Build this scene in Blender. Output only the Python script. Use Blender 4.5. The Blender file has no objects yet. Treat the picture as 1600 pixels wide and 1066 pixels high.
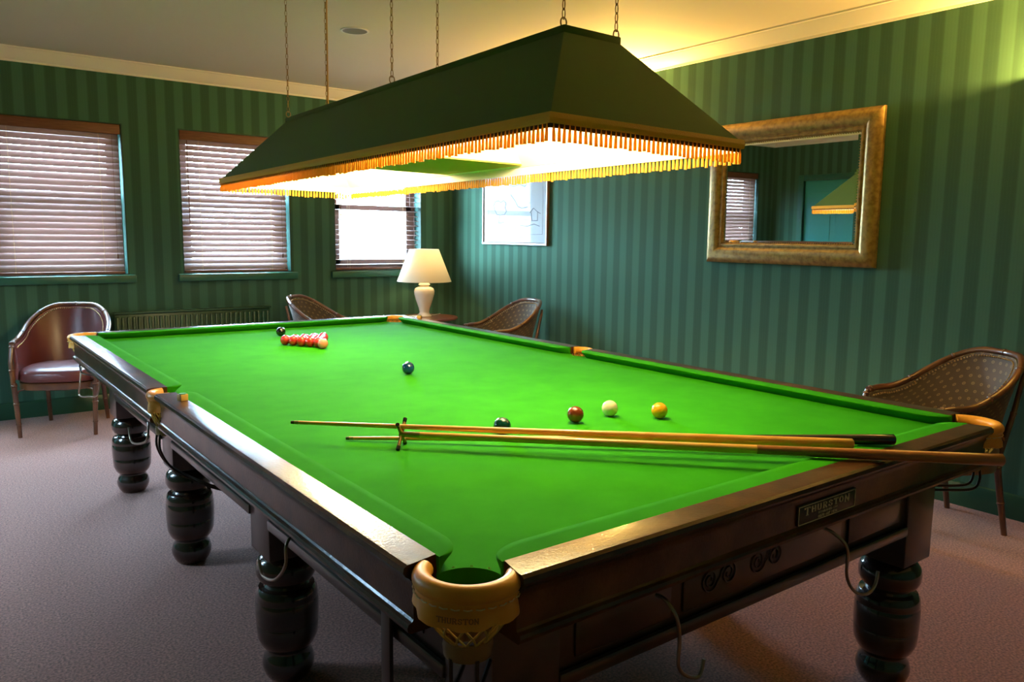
import bpy, bmesh, math, random
from mathutils import Vector, Matrix, geometry
random.seed(7)
S = bpy.context.scene
COL = S.collection
PI = math.pi
BED = 0.83                                   # height of the slate bed above the carpet

# ------------------------------------------------------------------ camera
F_PX, IMG_W, IMG_H = 1225.18, 1600, 1066
YAW, PITCH, ROLL = 0.6483, -0.1324, 0.0122
CAM = Vector((-1.6283, -2.8609, 0.5773 + BED))
def cam_axes():
    cy, sy, cp, sp = math.cos(YAW), math.sin(YAW), math.cos(PITCH), math.sin(PITCH)
    f = Vector((sy*cp, cy*cp, sp)); r = Vector((cy, -sy, 0)); u = r.cross(f)
    c, s = math.cos(ROLL), math.sin(ROLL)
    return c*r + s*u, -s*r + c*u, f
RT, UP, FW = cam_axes()
cam_d = bpy.data.cameras.new('camera'); cam = bpy.data.objects.new('camera', cam_d); COL.objects.link(cam)
cam_d.sensor_width = 36; cam_d.lens = F_PX/IMG_W*36; cam_d.clip_start = 0.05
cam.matrix_world = Matrix(((RT.x, UP.x, -FW.x, CAM.x), (RT.y, UP.y, -FW.y, CAM.y), (RT.z, UP.z, -FW.z, CAM.z), (0, 0, 0, 1)))
S.camera = cam
def ray(px, py): return RT*((px-IMG_W/2)/F_PX) + UP*((IMG_H/2-py)/F_PX) + FW
def onx(px, py, x): d = ray(px, py); return CAM + d*((x-CAM.x)/d.x)
def ony(px, py, y): d = ray(px, py); return CAM + d*((y-CAM.y)/d.y)
def onz(px, py, z): d = ray(px, py); return CAM + d*((z-CAM.z)/d.z)

# ------------------------------------------------------------------ world, daylight, exposure
W = bpy.data.worlds.new('overcast_sky'); S.world = W; W.use_nodes = True
bg = W.node_tree.nodes['Background']; bg.inputs[0].default_value = (0.47, 0.75, 1.0, 1); bg.inputs[1].default_value = 165.0
S.view_settings.view_transform = 'Standard'; S.view_settings.look = 'None'
S.view_settings.exposure = 0.0; S.view_settings.gamma = 1.0; S.view_settings.use_curve_mapping = False
try:
    S.cycles.use_denoising = True
    S.cycles.sample_clamp_indirect = 8.0
    S.cycles.max_bounces = 10; S.cycles.diffuse_bounces = 6
except Exception: pass

RX, LX, BY, FY, CZ = 2.78, -2.90, 4.00, -4.30, 2.71      # room: right/left wall, back/near wall, ceiling
WIN_C = [-2.09, -0.745, 0.60, 1.95]; WIN_HW = 0.465; WZ0, WZ1 = 1.065, 2.245
WIN_L = [1.55]                                       # window in the left wall, out of frame, whose daylight falls on carpet and chair
for px_, py_, rz_ in [(c, BY+.215, 0) for c in WIN_C] + [(LX-.215, c, PI/2) for c in WIN_L]:   # sky portals in the window openings
    ld = bpy.data.lights.new('sky_portal', 'AREA'); ld.shape = 'RECTANGLE'; ld.size = 2*WIN_HW; ld.size_y = WZ1-WZ0
    lo = bpy.data.objects.new('sky_portal', ld); COL.objects.link(lo)
    lo.location = (px_, py_, (WZ0+WZ1)/2); lo.rotation_euler = (-PI/2, 0, rz_); ld.cycles.is_portal = True
CANOPY_W, SCONCE_W = 33.0, 155.0
WARM = (1.0, 0.56, 0.13)

# ------------------------------------------------------------------ helpers
class MB:
    def __init__(s): s.v = []; s.f = []; s.uv = {}
    def add(s, vs, fs):
        o = len(s.v); s.v += [tuple(p) for p in vs]; s.f += [tuple(i+o for i in f) for f in fs]; return o
    def box(s, x0, x1, y0, y1, z0, z1):
        s.add([(x0,y0,z0),(x1,y0,z0),(x1,y1,z0),(x0,y1,z0),(x0,y0,z1),(x1,y0,z1),(x1,y1,z1),(x0,y1,z1)],
              [(0,3,2,1),(4,5,6,7),(0,1,5,4),(1,2,6,5),(2,3,7,6),(3,0,4,7)]); return s
    def loft(s, rings, closed=True, cap=True, loop=False):
        n = len(rings[0]); o = len(s.v)
        for r in rings: s.v += [tuple(p) for p in r]
        m = len(rings); k = n if closed else n-1
        for i in range(m if loop else m-1):
            a, b = o+i*n, o+((i+1) % m)*n
            for j in range(k):
                j2 = (j+1) % n; s.f.append((a+j, a+j2, b+j2, b+j))
        if cap and closed and not loop:
            s.f.append(tuple(o+j for j in reversed(range(n)))); s.f.append(tuple(o+(m-1)*n+j for j in range(n)))
        return s
    def tube(s, path, rad, n=10, cap=True):
        P = [Vector(p) for p in path]; R = rad if isinstance(rad, (list, tuple)) else [rad]*len(P)
        rings = []; nv = None
        for i, p in enumerate(P):
            t = (P[min(i+1, len(P)-1)] - P[max(i-1, 0)]).normalized()
            if nv is None:
                a = Vector((0,0,1)) if abs(t.z) < .9 else Vector((1,0,0)); nv = (a - t*a.dot(t)).normalized()
            else: nv = (nv - t*nv.dot(t)).normalized()
            b = t.cross(nv)
            rings.append([p + (nv*math.cos(2*PI*k/n) + b*math.sin(2*PI*k/n))*R[i] for k in range(n)])
        return s.loft(rings, True, cap)
    def lathe(s, prof, n=32, c=(0,0,0)):
        return s.loft([[(c[0]+r*math.cos(2*PI*k/n), c[1]+r*math.sin(2*PI*k/n), c[2]+z) for k in range(n)] for r, z in prof])
    def build(s, name, mat, parent=None, smooth=40, bevel=0, solid=0, seg=2, loc=None, fix=True):
        me = bpy.data.meshes.new(name); bm = bmesh.new()
        vs = [bm.verts.new(p) for p in s.v]
        for f in s.f:
            try: bm.faces.new([vs[i] for i in f])
            except ValueError: pass
        if fix: bmesh.ops.recalc_face_normals(bm, faces=bm.faces)
        if solid: bmesh.ops.solidify(bm, geom=bm.faces[:], thickness=solid)
        if bevel: bmesh.ops.bevel(bm, geom=[e for e in bm.edges if len(e.link_faces) == 2 and e.calc_face_angle(0) > .5], offset=bevel, segments=seg, affect='EDGES', profile=.5)
        bm.to_mesh(me); bm.free()
        if smooth:
            me.shade_smooth(); me.set_sharp_from_angle(angle=math.radians(smooth))
        return link(name, me, mat, parent, loc)
def link(name, me, mat, parent=None, loc=None):
    if mat is not None and not me.materials: me.materials.append(mat)
    o = bpy.data.objects.new(name, me); COL.objects.link(o)
    if parent is not None: o.parent = parent
    if loc is not None: o.location = loc
    return o
def tag(o, label=None, cat=None, group=None, kind=None):
    for k, v in (('label', label), ('category', cat), ('group', group), ('kind', kind)):
        if v: o[k] = v
    return o
def thing(name, label, cat, loc=(0,0,0), rz=0, group=None):
    o = bpy.data.objects.new(name, None); COL.objects.link(o); o.location = loc; o.rotation_euler = (0,0,rz)
    o.empty_display_size = .1
    return tag(o, label, cat, group)
def copy_tree(o, parent=None):
    c = o.copy(); COL.objects.link(c); c.parent = parent
    for ch in list(o.children): copy_tree(ch, c)
    return c
def sstep(t): t = max(0, min(1, t)); return t*t*(3-2*t)
def smooth_path(pts, n=6):
    P = [Vector(p) for p in pts]; out = []
    for i in range(len(P)-1):
        a, b, c, d = P[max(i-1,0)], P[i], P[i+1], P[min(i+2,len(P)-1)]
        for k in range(n):
            t = k/n; out.append(.5*((2*b)+(c-a)*t+(2*a-5*b+4*c-d)*t*t+(3*b-a-3*c+d)*t**3))
    out.append(P[-1]); return out

# ------------------------------------------------------------------ materials
def M_(name, col, rough=.5, metal=0, coat=0, coat_rough=.05, spec=.5, noise=None, bump=None, trans=0, emis=None, sheen=0):
    m = bpy.data.materials.new(name); m.use_nodes = True; nt = m.node_tree; N = nt.nodes; b = N['Principled BSDF']
    b.inputs['Base Color'].default_value = (*col, 1); b.inputs['Roughness'].default_value = rough; b.inputs['Metallic'].default_value = metal
    b.inputs['Coat Weight'].default_value = coat; b.inputs['Coat Roughness'].default_value = coat_rough
    b.inputs['Specular IOR Level'].default_value = spec; b.inputs['Sheen Weight'].default_value = sheen
    if emis: b.inputs['Emission Color'].default_value = (*emis[0], 1); b.inputs['Emission Strength'].default_value = emis[1]
    tc = N.new('ShaderNodeTexCoord')
    if noise:                                  # (second colour, scale, (stretch), low, high)
        col2, sc, stretch, lo, hi = noise
        mp = N.new('ShaderNodeMapping'); mp.inputs['Scale'].default_value = stretch; nt.links.new(tc.outputs['Object'], mp.inputs[0])
        nz = N.new('ShaderNodeTexNoise'); nz.inputs['Scale'].default_value = sc; nz.inputs['Detail'].default_value = 6; nt.links.new(mp.outputs[0], nz.inputs['Vector'])
        cr = N.new('ShaderNodeValToRGB'); cr.color_ramp.elements[0].position = lo; cr.color_ramp.elements[1].position = hi
        cr.color_ramp.elements[0].color = (*col, 1); cr.color_ramp.elements[1].color = (*col2, 1)
        nt.links.new(nz.outputs[0], cr.inputs[0]); nt.links.new(cr.outputs[0], b.inputs['Base Color'])
    if bump:                                   # (scale, strength, distance)
        nz2 = N.new('ShaderNodeTexNoise'); nz2.inputs['Scale'].default_value = bump[0]; nz2.inputs['Detail'].default_value = 4
        nt.links.new(tc.outputs['Object'], nz2.inputs['Vector'])
        bp = N.new('ShaderNodeBump'); bp.inputs['Strength'].default_value = bump[1]; bp.inputs['Distance'].default_value = bump[2]
        nt.links.new(nz2.outputs[0], bp.inputs['Height']); nt.links.new(bp.outputs[0], b.inputs['Normal'])
        if coat: nt.links.new(bp.outputs[0], b.inputs['Coat Normal'])
    if trans:                                  # share of light let through (thin cloth, threads, slats)
        tr = N.new('ShaderNodeBsdfTranslucent'); tr.inputs[0].default_value = (*col, 1)
        mx = N.new('ShaderNodeMixShader'); mx.inputs[0].default_value = trans
        nt.links.new(b.outputs[0], mx.inputs[1]); nt.links.new(tr.outputs[0], mx.inputs[2]); nt.links.new(mx.outputs[0], N['Material Output'].inputs[0])
    return m
def wallpaper(name, axis):
    m = M_(name, (.05,.15,.10), .85, spec=.12); nt = m.node_tree; N = nt.nodes; b = N['Principled BSDF']
    tc = N.new('ShaderNodeTexCoord'); sp = N.new('ShaderNodeSeparateXYZ'); nt.links.new(tc.outputs['Object'], sp.inputs[0])
    def math_(op, a, bval=None, c=None):
        n = N.new('ShaderNodeMath'); n.operation = op
        for i, x in enumerate((a, bval, c)):
            if x is None: continue
            if isinstance(x, (int, float)): n.inputs[i].default_value = x
            else: nt.links.new(x, n.inputs[i])
        return n.outputs[0]
    u = math_('ADD', sp.outputs[axis], 20.0)
    tri = math_('PINGPONG', math_('MULTIPLY', u, 2/.1385), 1.0)
    mr = N.new('ShaderNodeMapRange'); mr.inputs[1].default_value = .42; mr.inputs[2].default_value = .58; nt.links.new(tri, mr.inputs[0])
    fine = math_('MULTIPLY', math_('SINE', math_('MULTIPLY', u, 2*PI/.0173)), .10)
    wv = N.new('ShaderNodeTexNoise'); wv.inputs['Scale'].default_value = 260; nt.links.new(tc.outputs['Object'], wv.inputs['Vector'])
    fac = math_('ADD', math_('ADD', mr.outputs[0], fine), math_('MULTIPLY', math_('SUBTRACT', wv.outputs[0], .5), .5))
    mx = N.new('ShaderNodeMix'); mx.data_type = 'RGBA'; nt.links.new(fac, mx.inputs[0])
    mx.inputs[6].default_value = (.042,.102,.066,1); mx.inputs[7].default_value = (.064,.150,.098,1)
    nt.links.new(mx.outputs[2], b.inputs['Base Color']); return m
def dotted_fabric():
    m = M_('patterned_fabric', (.10,.075,.04), .8, sheen=.2); nt = m.node_tree; N = nt.nodes; b = N['Principled BSDF']
    uv = N.new('ShaderNodeUVMap'); sp = N.new('ShaderNodeSeparateXYZ'); nt.links.new(uv.outputs[0], sp.inputs[0])
    def mt(op, a, c=None):
        n = N.new('ShaderNodeMath'); n.operation = op
        for i, x in enumerate((a, c)):
            if x is None: continue
            if isinstance(x, (int, float)): n.inputs[i].default_value = x
            else: nt.links.new(x, n.inputs[i])
        return n.outputs[0]
    p = .050
    v = mt('DIVIDE', sp.outputs[1], p*.8); row = mt('FLOOR', v)
    u = mt('ADD', mt('DIVIDE', sp.outputs[0], p), mt('MULTIPLY', mt('MODULO', row, 2), .5))
    du = mt('SUBTRACT', mt('FRACT', u), .5); dv = mt('SUBTRACT', mt('FRACT', v), .5)
    d = mt('SQRT', mt('ADD', mt('MULTIPLY', du, du), mt('MULTIPLY', dv, dv)))
    ring = mt('ABSOLUTE', mt('SUBTRACT', d, .13))
    cr = N.new('ShaderNodeValToRGB'); nt.links.new(ring, cr.inputs[0])
    e = cr.color_ramp.elements; e[0].position = .05; e[0].color = (.20,.14,.06,1); e[1].position = .09; e[1].color = (.075,.050,.030,1)
    nt.links.new(cr.outputs[0], b.inputs['Base Color']); return m

MAT = dict(
 wall_x=wallpaper('striped_wallpaper_x', 0), wall_y=wallpaper('striped_wallpaper_y', 1), dots=dotted_fabric(),
 paving=M_('outside_paving', (.30,.28,.25), .9), ceiling=M_('ceiling_paint', (.70,.65,.54), .8), cornice=M_('cornice_paint', (.80,.77,.68), .5),
 carpet=M_('carpet', (.165,.050,.034), .95, noise=((.52,.205,.145), 120, (1,1,1), .36, .66), bump=(320, .9, .004), sheen=.3),
 green_paint=M_('green_gloss_paint', (.022,.12,.075), .35), dark_green=M_('dark_green_paint', (.012,.065,.03), .4),
 reveal=M_('teal_reveal_paint', (.006,.05,.036), .5), door=M_('door_paint', (.05,.36,.33), .5),
 cloth=M_('baize', (.019,.200,.0025), .95, spec=.04, noise=((.024,.235,.004), 9, (1,1,1), .3, .7), bump=(700, .25, .001)),
 wood=M_('polished_mahogany', (.045,.015,.006), .34, coat=.7, coat_rough=.07, spec=.1, noise=((.105,.040,.014), 11, (1,1,1), .42, .75), bump=(130, .22, .002)),
 darkwood=M_('dark_mahogany', (.022,.009,.006), .35, coat=.6, coat_rough=.12, noise=((.05,.02,.012), 5, (1,1,1), .4, .7)),
 legwood=M_('ebonised_leg', (.018,.007,.004), .24, spec=.45, coat=1, coat_rough=.05),
 leather=M_('tan_leather', (.80,.32,.030), .38, noise=((.85,.39,.05), 14, (1,1,1), .3, .7), bump=(240, .15, .001)),
 leather_mark=M_('embossed_leather', (.36,.14,.03), .5), stitch=M_('cream_thread', (.72,.55,.28), .7),
 cord=M_('gold_net_cord', (.36,.27,.06), .6), band=M_('brass_leather_band', (.17,.105,.022), .4, coat=.3),
 iron=M_('dark_iron', (.05,.04,.035), .35, metal=.8), steel=M_('worn_steel', (.35,.30,.24), .3, metal=1), brass=M_('aged_brass', (.45,.28,.09), .38, metal=1),
 plate=M_('plate_black', (.018,.010,.008), .3), letter=M_('plate_lettering', (.85,.74,.56), .5),
 felt=M_('canopy_felt', (.072,.135,.014), .9, sheen=.1, bump=(500,.2,.001)), inner=M_('canopy_white', (.86,.84,.76), .7),
 board=M_('olive_board', (.42,.33,.05), .8), rimband=M_('brown_rim_band', (.09,.045,.012), .8), braid=M_('gold_braid', (.85,.42,.030), .7, bump=(420,.8,.003)), fringe=M_('gold_fringe', (.80,.42,.025), .6, trans=.45),
 bulb=M_('lit_bulb', (1,.85,.6), .4, emis=((1,.78,.45), 30)),
 slat=M_('blind_slat', (.36,.25,.225), .45, trans=.26), blindwood=M_('blind_valance_wood', (.13,.045,.022), .5, noise=((.20,.075,.035), 9, (1,14,14), .4,.7)),
 sash=M_('window_sash_paint', (.20,.12,.10), .5), glass=None,
 bamboo=M_('bamboo_stain', (.075,.024,.009), .33, coat=.7, coat_rough=.12, noise=((.16,.060,.020), 8, (1,1,1), .4, .7)),
 maroon=M_('maroon_leather', (.115,.024,.022), .36, coat=.25, coat_rough=.3, bump=(160,.12,.001)), nail=M_('brass_nail', (.42,.27,.12), .35, metal=1),
 gilt=M_('gilt_frame', (.42,.27,.075), .42, metal=.5, noise=((.25,.15,.045), 34, (1,1,1), .40, .66), bump=(120,.35,.002)),
 mirror=M_('mirror_silver', (.86,.90,.88), .01, metal=1),
 pframe=M_('picture_frame_wood', (.16,.085,.06), .4), paper=M_('drawing_paper', (.40,.41,.41), .7, spec=.1, coat=.15, coat_rough=.01), pencil=M_('pencil_line', (.20,.20,.24), .8),
 ceramic=M_('cream_ceramic', (.82,.70,.55), .2, coat=.8), shade=M_('cream_lampshade', (.88,.82,.66), .8, trans=.4),
 tabletop=M_('reddish_table_wood', (.25,.07,.045), .3, coat=.6, noise=((.33,.11,.07), 6, (1,6,1), .4,.7)), white=M_('white_china', (.85,.84,.82), .2, coat=.5),
 grille=M_('speaker_grille', (.20,.18,.14), .8), chain=M_('chain_brass', (.36,.24,.10), .4, metal=.9), flex=M_('gold_flex', (.62,.40,.12), .5),
 plaster=M_('plaster_sconce', (.80,.76,.66), .7), chalk=M_('chalk_gold_paper', (.62,.36,.08), .5), chalktop=M_('chalk_green', (.08,.35,.22), .9),
 ash=M_('ash_wood', (.76,.36,.055), .32, coat=.5, coat_rough=.1, noise=((.84,.45,.09), 16, (1,1,1), .35,.7)), cuebutt=M_('brown_butt', (.36,.125,.03), .3, coat=.8, coat_rough=.08),
 ebony=M_('ebony_butt', (.010,.006,.006), .25, coat=.8), tip=M_('cue_tip', (.05,.035,.02), .8),
 socket=M_('white_plastic', (.8,.8,.78), .4))
def glass_mat():
    m = bpy.data.materials.new('window_glass'); m.use_nodes = True; nt = m.node_tree; N = nt.nodes; N.remove(N['Principled BSDF'])
    t = N.new('ShaderNodeBsdfTransparent'); g = N.new('ShaderNodeBsdfGlossy'); g.inputs['Roughness'].default_value = .02
    mx = N.new('ShaderNodeMixShader'); mx.inputs[0].default_value = .06
    nt.links.new(t.outputs[0], mx.inputs[1]); nt.links.new(g.outputs[0], mx.inputs[2]); nt.links.new(mx.outputs[0], N['Material Output'].inputs[0]); return m
MAT['glass'] = glass_mat()

# ------------------------------------------------------------------ the room
def struct(name, mb, mat, label=None, **k): return tag(mb.build(name, mat, smooth=0, **k), label, None, None, 'structure')
struct('floor', MB().box(LX-.2, RX+.2, FY-.2, BY+.25, -.12, 0), MAT['carpet'], 'pinkish brown speckled carpet')
struct('ceiling', MB().box(LX-.2, RX+.2, FY-.2, BY+.25, CZ, CZ+.12), MAT['ceiling'], 'plain pale ceiling')
struct('ground_outside', MB().box(-40, 40, BY+.3, 60, -.7, -.5).box(-60, LX-.3, -40, BY+.3, -.7, -.5), MAT['paving'], 'pale paving outside the windows')
wb = MB(); xs = [LX-.2] + [e for c in WIN_C for e in (c-WIN_HW, c+WIN_HW)] + [RX+.2]
for i in range(0, len(xs), 2): wb.box(xs[i], xs[i+1], BY, BY+.22, 0, CZ)
for c in WIN_C: wb.box(c-WIN_HW, c+WIN_HW, BY, BY+.22, 0, WZ0); wb.box(c-WIN_HW, c+WIN_HW, BY, BY+.22, WZ1, CZ)
struct('wall_back', wb, MAT['wall_x'], 'green striped wallpapered wall with the windows')
struct('wall_right', MB().box(RX, RX+.2, FY, BY, 0, CZ), MAT['wall_y'], 'green striped wallpapered wall carrying the mirror')
DY0, DY1, DZ = 2.62, 3.50, 2.12
wl = MB().box(LX-.22, LX, DY1, BY, 0, CZ).box(LX-.22, LX, DY0, DY1, DZ, CZ)
ys = [FY] + [e for c in sorted(WIN_L) for e in (c-WIN_HW, c+WIN_HW)] + [DY0]
for i in range(0, len(ys), 2): wl.box(LX-.22, LX, ys[i], ys[i+1], 0, CZ)
for c in WIN_L: wl.box(LX-.22, LX, c-WIN_HW, c+WIN_HW, 0, WZ0); wl.box(LX-.22, LX, c-WIN_HW, c+WIN_HW, WZ1, CZ)
struct('wall_left', wl, MAT['wall_y'], 'green striped wall with the door')
struct('wall_near', MB().box(LX-.2, RX+.2, FY-.2, FY, 0, CZ), MAT['wall_x'], 'green striped wall behind the camera')
def run(name, prof, label, mat, segs):                       # mouldings along the walls: prof of (out, z)
    for nm, a, b in segs:
        a, b = Vector(a), Vector(b); d = (b-a).normalized(); n = Vector((-d.y, d.x, 0))
        tag(MB().loft([[p + n*o + Vector((0,0,z)) for o, z in prof] for p in (a, b)]).build(name+nm, mat, smooth=30), label, None, None, 'structure')
CORN = [(0,CZ-.095),(.012,CZ-.095),(.016,CZ-.082),(.03,CZ-.075),(.05,CZ-.045),(.075,CZ-.022),(.08,CZ-.012),(.095,CZ-.01),(.095,CZ),(0,CZ)]
SKIRT = [(0,0),(.02,0),(.02,.105),(.012,.122),(0,.128)]
P4 = dict(back=((RX,BY,0),(LX,BY,0)), right=((RX,FY,0),(RX,BY,0)), left=((LX,BY,0),(LX,FY,0)), near=((LX,FY,0),(RX,FY,0)))
for i, k in enumerate(('back','right','left','near')):
    run('trim_%d' % (i+1), CORN, 'cream moulded ceiling cornice along the %s wall' % k, MAT['cornice'], [('', *P4[k])])
for k in ('back','right','near'): run('baseboard_'+k, SKIRT, 'dark green skirting board of the %s wall' % k, MAT['dark_green'], [('', *P4[k])])
tag(MB().loft([[Vector((LX+o, y, z)) for o, z in SKIRT] for y in (FY, DY0-.08)]).build('baseboard_left', MAT['dark_green'], smooth=30), 'dark green skirting board beside the door', None, None, 'structure')
# door in the left wall (seen in the mirror)
dr = tag(MB().box(LX-.07, LX-.03, DY0, DY1, 0, DZ).build('door_1', MAT['door'], bevel=.003), 'teal painted door seen in the mirror', None, None, 'structure')
for z0, z1 in ((.2,.85),(1.0,1.95)):
    for y0, y1 in ((DY0+.1, DY0+.4), (DY0+.48, DY1-.1)): MB().box(LX-.035, LX-.022, y0, y1, z0, z1).build('panel', MAT['door'], dr, bevel=.006)
MB().tube([(LX-.03, DY1-.06, 1.0), (LX+.02, DY1-.06, 1.0)], .008).tube([(LX+.02, DY1-.065, 1.0), (LX+.02, DY1-.16, 1.0)], .009).build('handle', MAT['brass'], dr)
ar = MB()
for y0, y1, z0, z1 in ((DY0-.08,DY0,0,DZ+.08),(DY1,DY1+.08,0,DZ+.08),(DY0,DY1,DZ,DZ+.08)): ar.box(LX-.06, LX+.02, y0, y1, z0, z1)
MB.build(ar, 'architrave', MAT['green_paint'], dr, bevel=.004)

# ------------------------------------------------------------------ windows and venetian blinds
SLAT_ME = None
POS = ['of the window wall, seen only in the mirror', 'leftmost in view, beside the maroon chair', 'in the middle, half behind the canopy', 'beside the corner, behind the table lamp',
       'in the door wall']
PLACES = [((c, BY, 0), 0) for c in WIN_C] + [((LX, c, 0), PI/2) for c in WIN_L]
TILT = (66, 68, 60, 3, 64)
for i, (wloc, wrz) in enumerate(PLACES):
    x0, x1 = -WIN_HW, WIN_HW
    w = MB()
    yo0, yo1 = .13, .18
    for a in ((x0,x0+.055,WZ0,WZ1),(x1-.055,x1,WZ0,WZ1),(x0,x1,WZ0,WZ0+.06),(x0,x1,WZ1-.06,WZ1)): w.box(a[0],a[1],yo0,yo1,a[2],a[3])
    win = tag(w.build('window_%d' % (i+1), MAT['sash'], smooth=0, loc=wloc), 'sash window %s' % POS[i], None, None, 'structure'); win.rotation_euler = (0,0,wrz)
    zm = WZ0+.60
    s = MB()
    for a in ((x0+.05,x0+.105),(x1-.105,x1-.05)): s.box(a[0],a[1],yo0-.012,yo1-.015,WZ0+.05,zm+.02)
    s.box(x0+.05,x1-.05,yo0-.012,yo1-.015,WZ0+.05,WZ0+.11).box(x0+.05,x1-.05,yo0-.012,yo1-.015,zm-.025,zm+.025).build('lower_sash', MAT['sash'], win, smooth=0)
    s = MB()
    for a in ((x0+.05,x0+.095),(x1-.095,x1-.05)): s.box(a[0],a[1],yo0+.016,yo1+.012,zm+.025,WZ1-.05)
    s.box(x0+.05,x1-.05,yo0+.016,yo1+.012,WZ1-.105,WZ1-.05).build('upper_sash', MAT['sash'], win, smooth=0)
    MB().box(x0+.09,x1-.09,yo0+.018,yo0+.022,WZ0+.1,zm-.01).build('pane', MAT['glass'], win, smooth=0)
    MB().box(x0+.09,x1-.09,yo0+.034,yo0+.038,zm+.01,WZ1-.09).build('pane', MAT['glass'], win, smooth=0)
    r = MB().box(x0,x0+.008,-.002,yo0,WZ0,WZ1).box(x1-.008,x1,-.002,yo0,WZ0,WZ1).box(x0,x1,-.002,yo0,WZ1-.008,WZ1).box(x0,x1,-.002,yo0,WZ0,WZ0+.008)
    r.build('reveal_lining', MAT['reveal'], win, smooth=0)
    MB().box(x0-.045,x1+.045,-.045,-.001,WZ0-.058,WZ0+.002).build('window_sill', MAT['green_paint'], win, bevel=.006)
    # blind
    off = Vector((0,.05,0)); off.rotate(Matrix.Rotation(wrz, 3, 'Z'))
    bl = thing('venetian_blind', 'wooden venetian blind on the window ' + POS[i], 'blind', Vector(wloc)+off+Vector((0,0,WZ0)), wrz, 'venetian blinds')
    hw = WIN_HW-.022
    MB().box(-hw-.008,hw+.008,-.048,-.036,WZ1-WZ0-.085,WZ1-WZ0-.010).build('valance', MAT['blindwood'], bl, bevel=.003)
    MB().box(-hw,hw,-.03,.03,WZ1-WZ0-.06,WZ1-WZ0-.010).build('head_rail', MAT['blindwood'], bl, bevel=.002)
    MB().box(-hw,hw,-.025,.025,.010,.030).build('bottom_rail', MAT['blindwood'], bl, bevel=.004)
    if SLAT_ME is None:
        n = 7; rings = []
        for xx in (-hw, hw):
            top = [(xx, -.025+.05*k/(n-1), .0035*(1-((k/(n-1))*2-1)**2)) for k in range(n)]
            rings.append(top + [(p[0], p[1], p[2]-.0028) for p in reversed(top)])
        so = MB().loft(rings).build('slat', MAT['slat'], bl, smooth=50); SLAT_ME = so.data; COL.objects.unlink(so); bpy.data.objects.remove(so)
    ang = math.radians(TILT[i])
    NS = 23; zt = WZ1-WZ0-.095
    for k in range(NS):
        o = link('slat', SLAT_ME, None, bl, (0, 0, .062+(zt-.062)*k/(NS-1))); o.rotation_euler = (ang+random.uniform(-.03,.03), random.uniform(-.0015,.0015), 0)
    for lx in (-.30, .30):
        c = MB()
        for yy in (-.024, .024): c.tube([(lx, yy, .02), (lx, yy, zt+.04)], .0011, 5)
        c.build('ladder_cord', MAT['stitch'], bl)
    MB().tube([(hw-.05,-.034,zt+.02),(hw-.05,-.036,.17)], .0012, 5).lathe([(.0015,.17),(.006,.16),(.007,.135),(.004,.13)], 10, (hw-.05,-.036,0)).build('pull_cord', MAT['blindwood'], bl)
    MB().tube([(-hw+.05,-.034,zt+.02),(-hw+.05,-.038,.42)], .004, 6).build('tilt_wand', MAT['blindwood'], bl)

# radiator under the windows
rad = thing('radiator', 'low green ribbed radiator under the windows', 'radiator', (.195, BY-.10, 0))
MB().box(-.62,.62,-.012,.012,.18,.76).build('panel', MAT['dark_green'], rad, bevel=.006)
MB().box(-.625,.625,-.035,.03,.765,.78).build('top_grille', MAT['dark_green'], rad, bevel=.003)
rb_me = None
for k in range(31):
    if rb_me is None: o = MB().box(-.012,.012,-.03,-.012,.2,.74).build('rib', MAT['dark_green'], rad, bevel=.006); rb_me = o.data
    else: o = link('rib', rb_me, None, rad)
    o.location = (-.6+.04*k, 0, 0)
for sx in (-.5,.5): MB().box(sx-.02,sx+.02,.012,.096,.25,.7).build('wall_bracket', MAT['dark_green'], rad)
for sx in (-.58,.58): MB().tube([(sx,0,.2),(sx,0,0)], .01).build('pipe', MAT['dark_green'], rad)

# ------------------------------------------------------------------ snooker table
T = thing('snooker_table', 'full size snooker table with green baize and dark turned legs', 'snooker table')
HX, HY = .889, 1.7845
ZR = BED+.034
def arc(c, r, a0, a1, n): return [(c[0]+r*math.cos(a0+(a1-a0)*k/n), c[1]+r*math.sin(a0+(a1-a0)*k/n)) for k in range(n+1)]
PC = {(sx,sy): (sx*.930, sy*1.826) for sx in (-1,1) for sy in (-1,1)}; PMID = {s: (s*.972, 0) for s in (-1,1)}
EX, EY, RC, RM = .952, 1.848, .066, .050
poly = []
for sx, sy in ((1,-1),(1,1),(-1,1),(-1,-1)):
    c = PC[(sx,sy)]; dxe = EX-abs(c[0]); dye = EY-abs(c[1])
    a_y = (sx*EX, c[1]-sy*math.sqrt(RC**2-dxe**2)); a_x = (c[0]-sx*math.sqrt(RC**2-dye**2), sy*EY)
    aa = math.atan2(a_y[1]-c[1], a_y[0]-c[0]); ab = math.atan2(a_x[1]-c[1], a_x[0]-c[0])
    first, last = (ab, aa) if sx*sy < 0 else (aa, ab)
    while last - first > PI: last -= 2*PI
    while last - first < -PI: last += 2*PI
    pts = arc(c, RC, first, last, 14)
    if sx == 1 and sy == 1:
        m = PMID[1]; h = math.sqrt(RM**2-(m[0]-EX)**2); t0 = math.atan2(-h, EX-m[0]); poly += arc(m, RM, t0 % (2*PI), math.atan2(h, EX-m[0]) % (2*PI), 14)
    if sx == -1 and sy == -1:
        m = PMID[-1]; h = math.sqrt(RM**2-(m[0]+EX)**2); poly += arc(m, RM, math.atan2(h, -EX-m[0]), math.atan2(-h, -EX-m[0]), 14)
    poly += pts
tri = geometry.tessellate_polygon([[Vector((x,y,0)) for x, y in poly]])
bed = MB(); n = len(poly)
bed.add([(x,y,BED) for x, y in poly], tri); bed.add([(x,y,BED-.045) for x, y in poly], [t[::-1] for t in tri])
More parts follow.
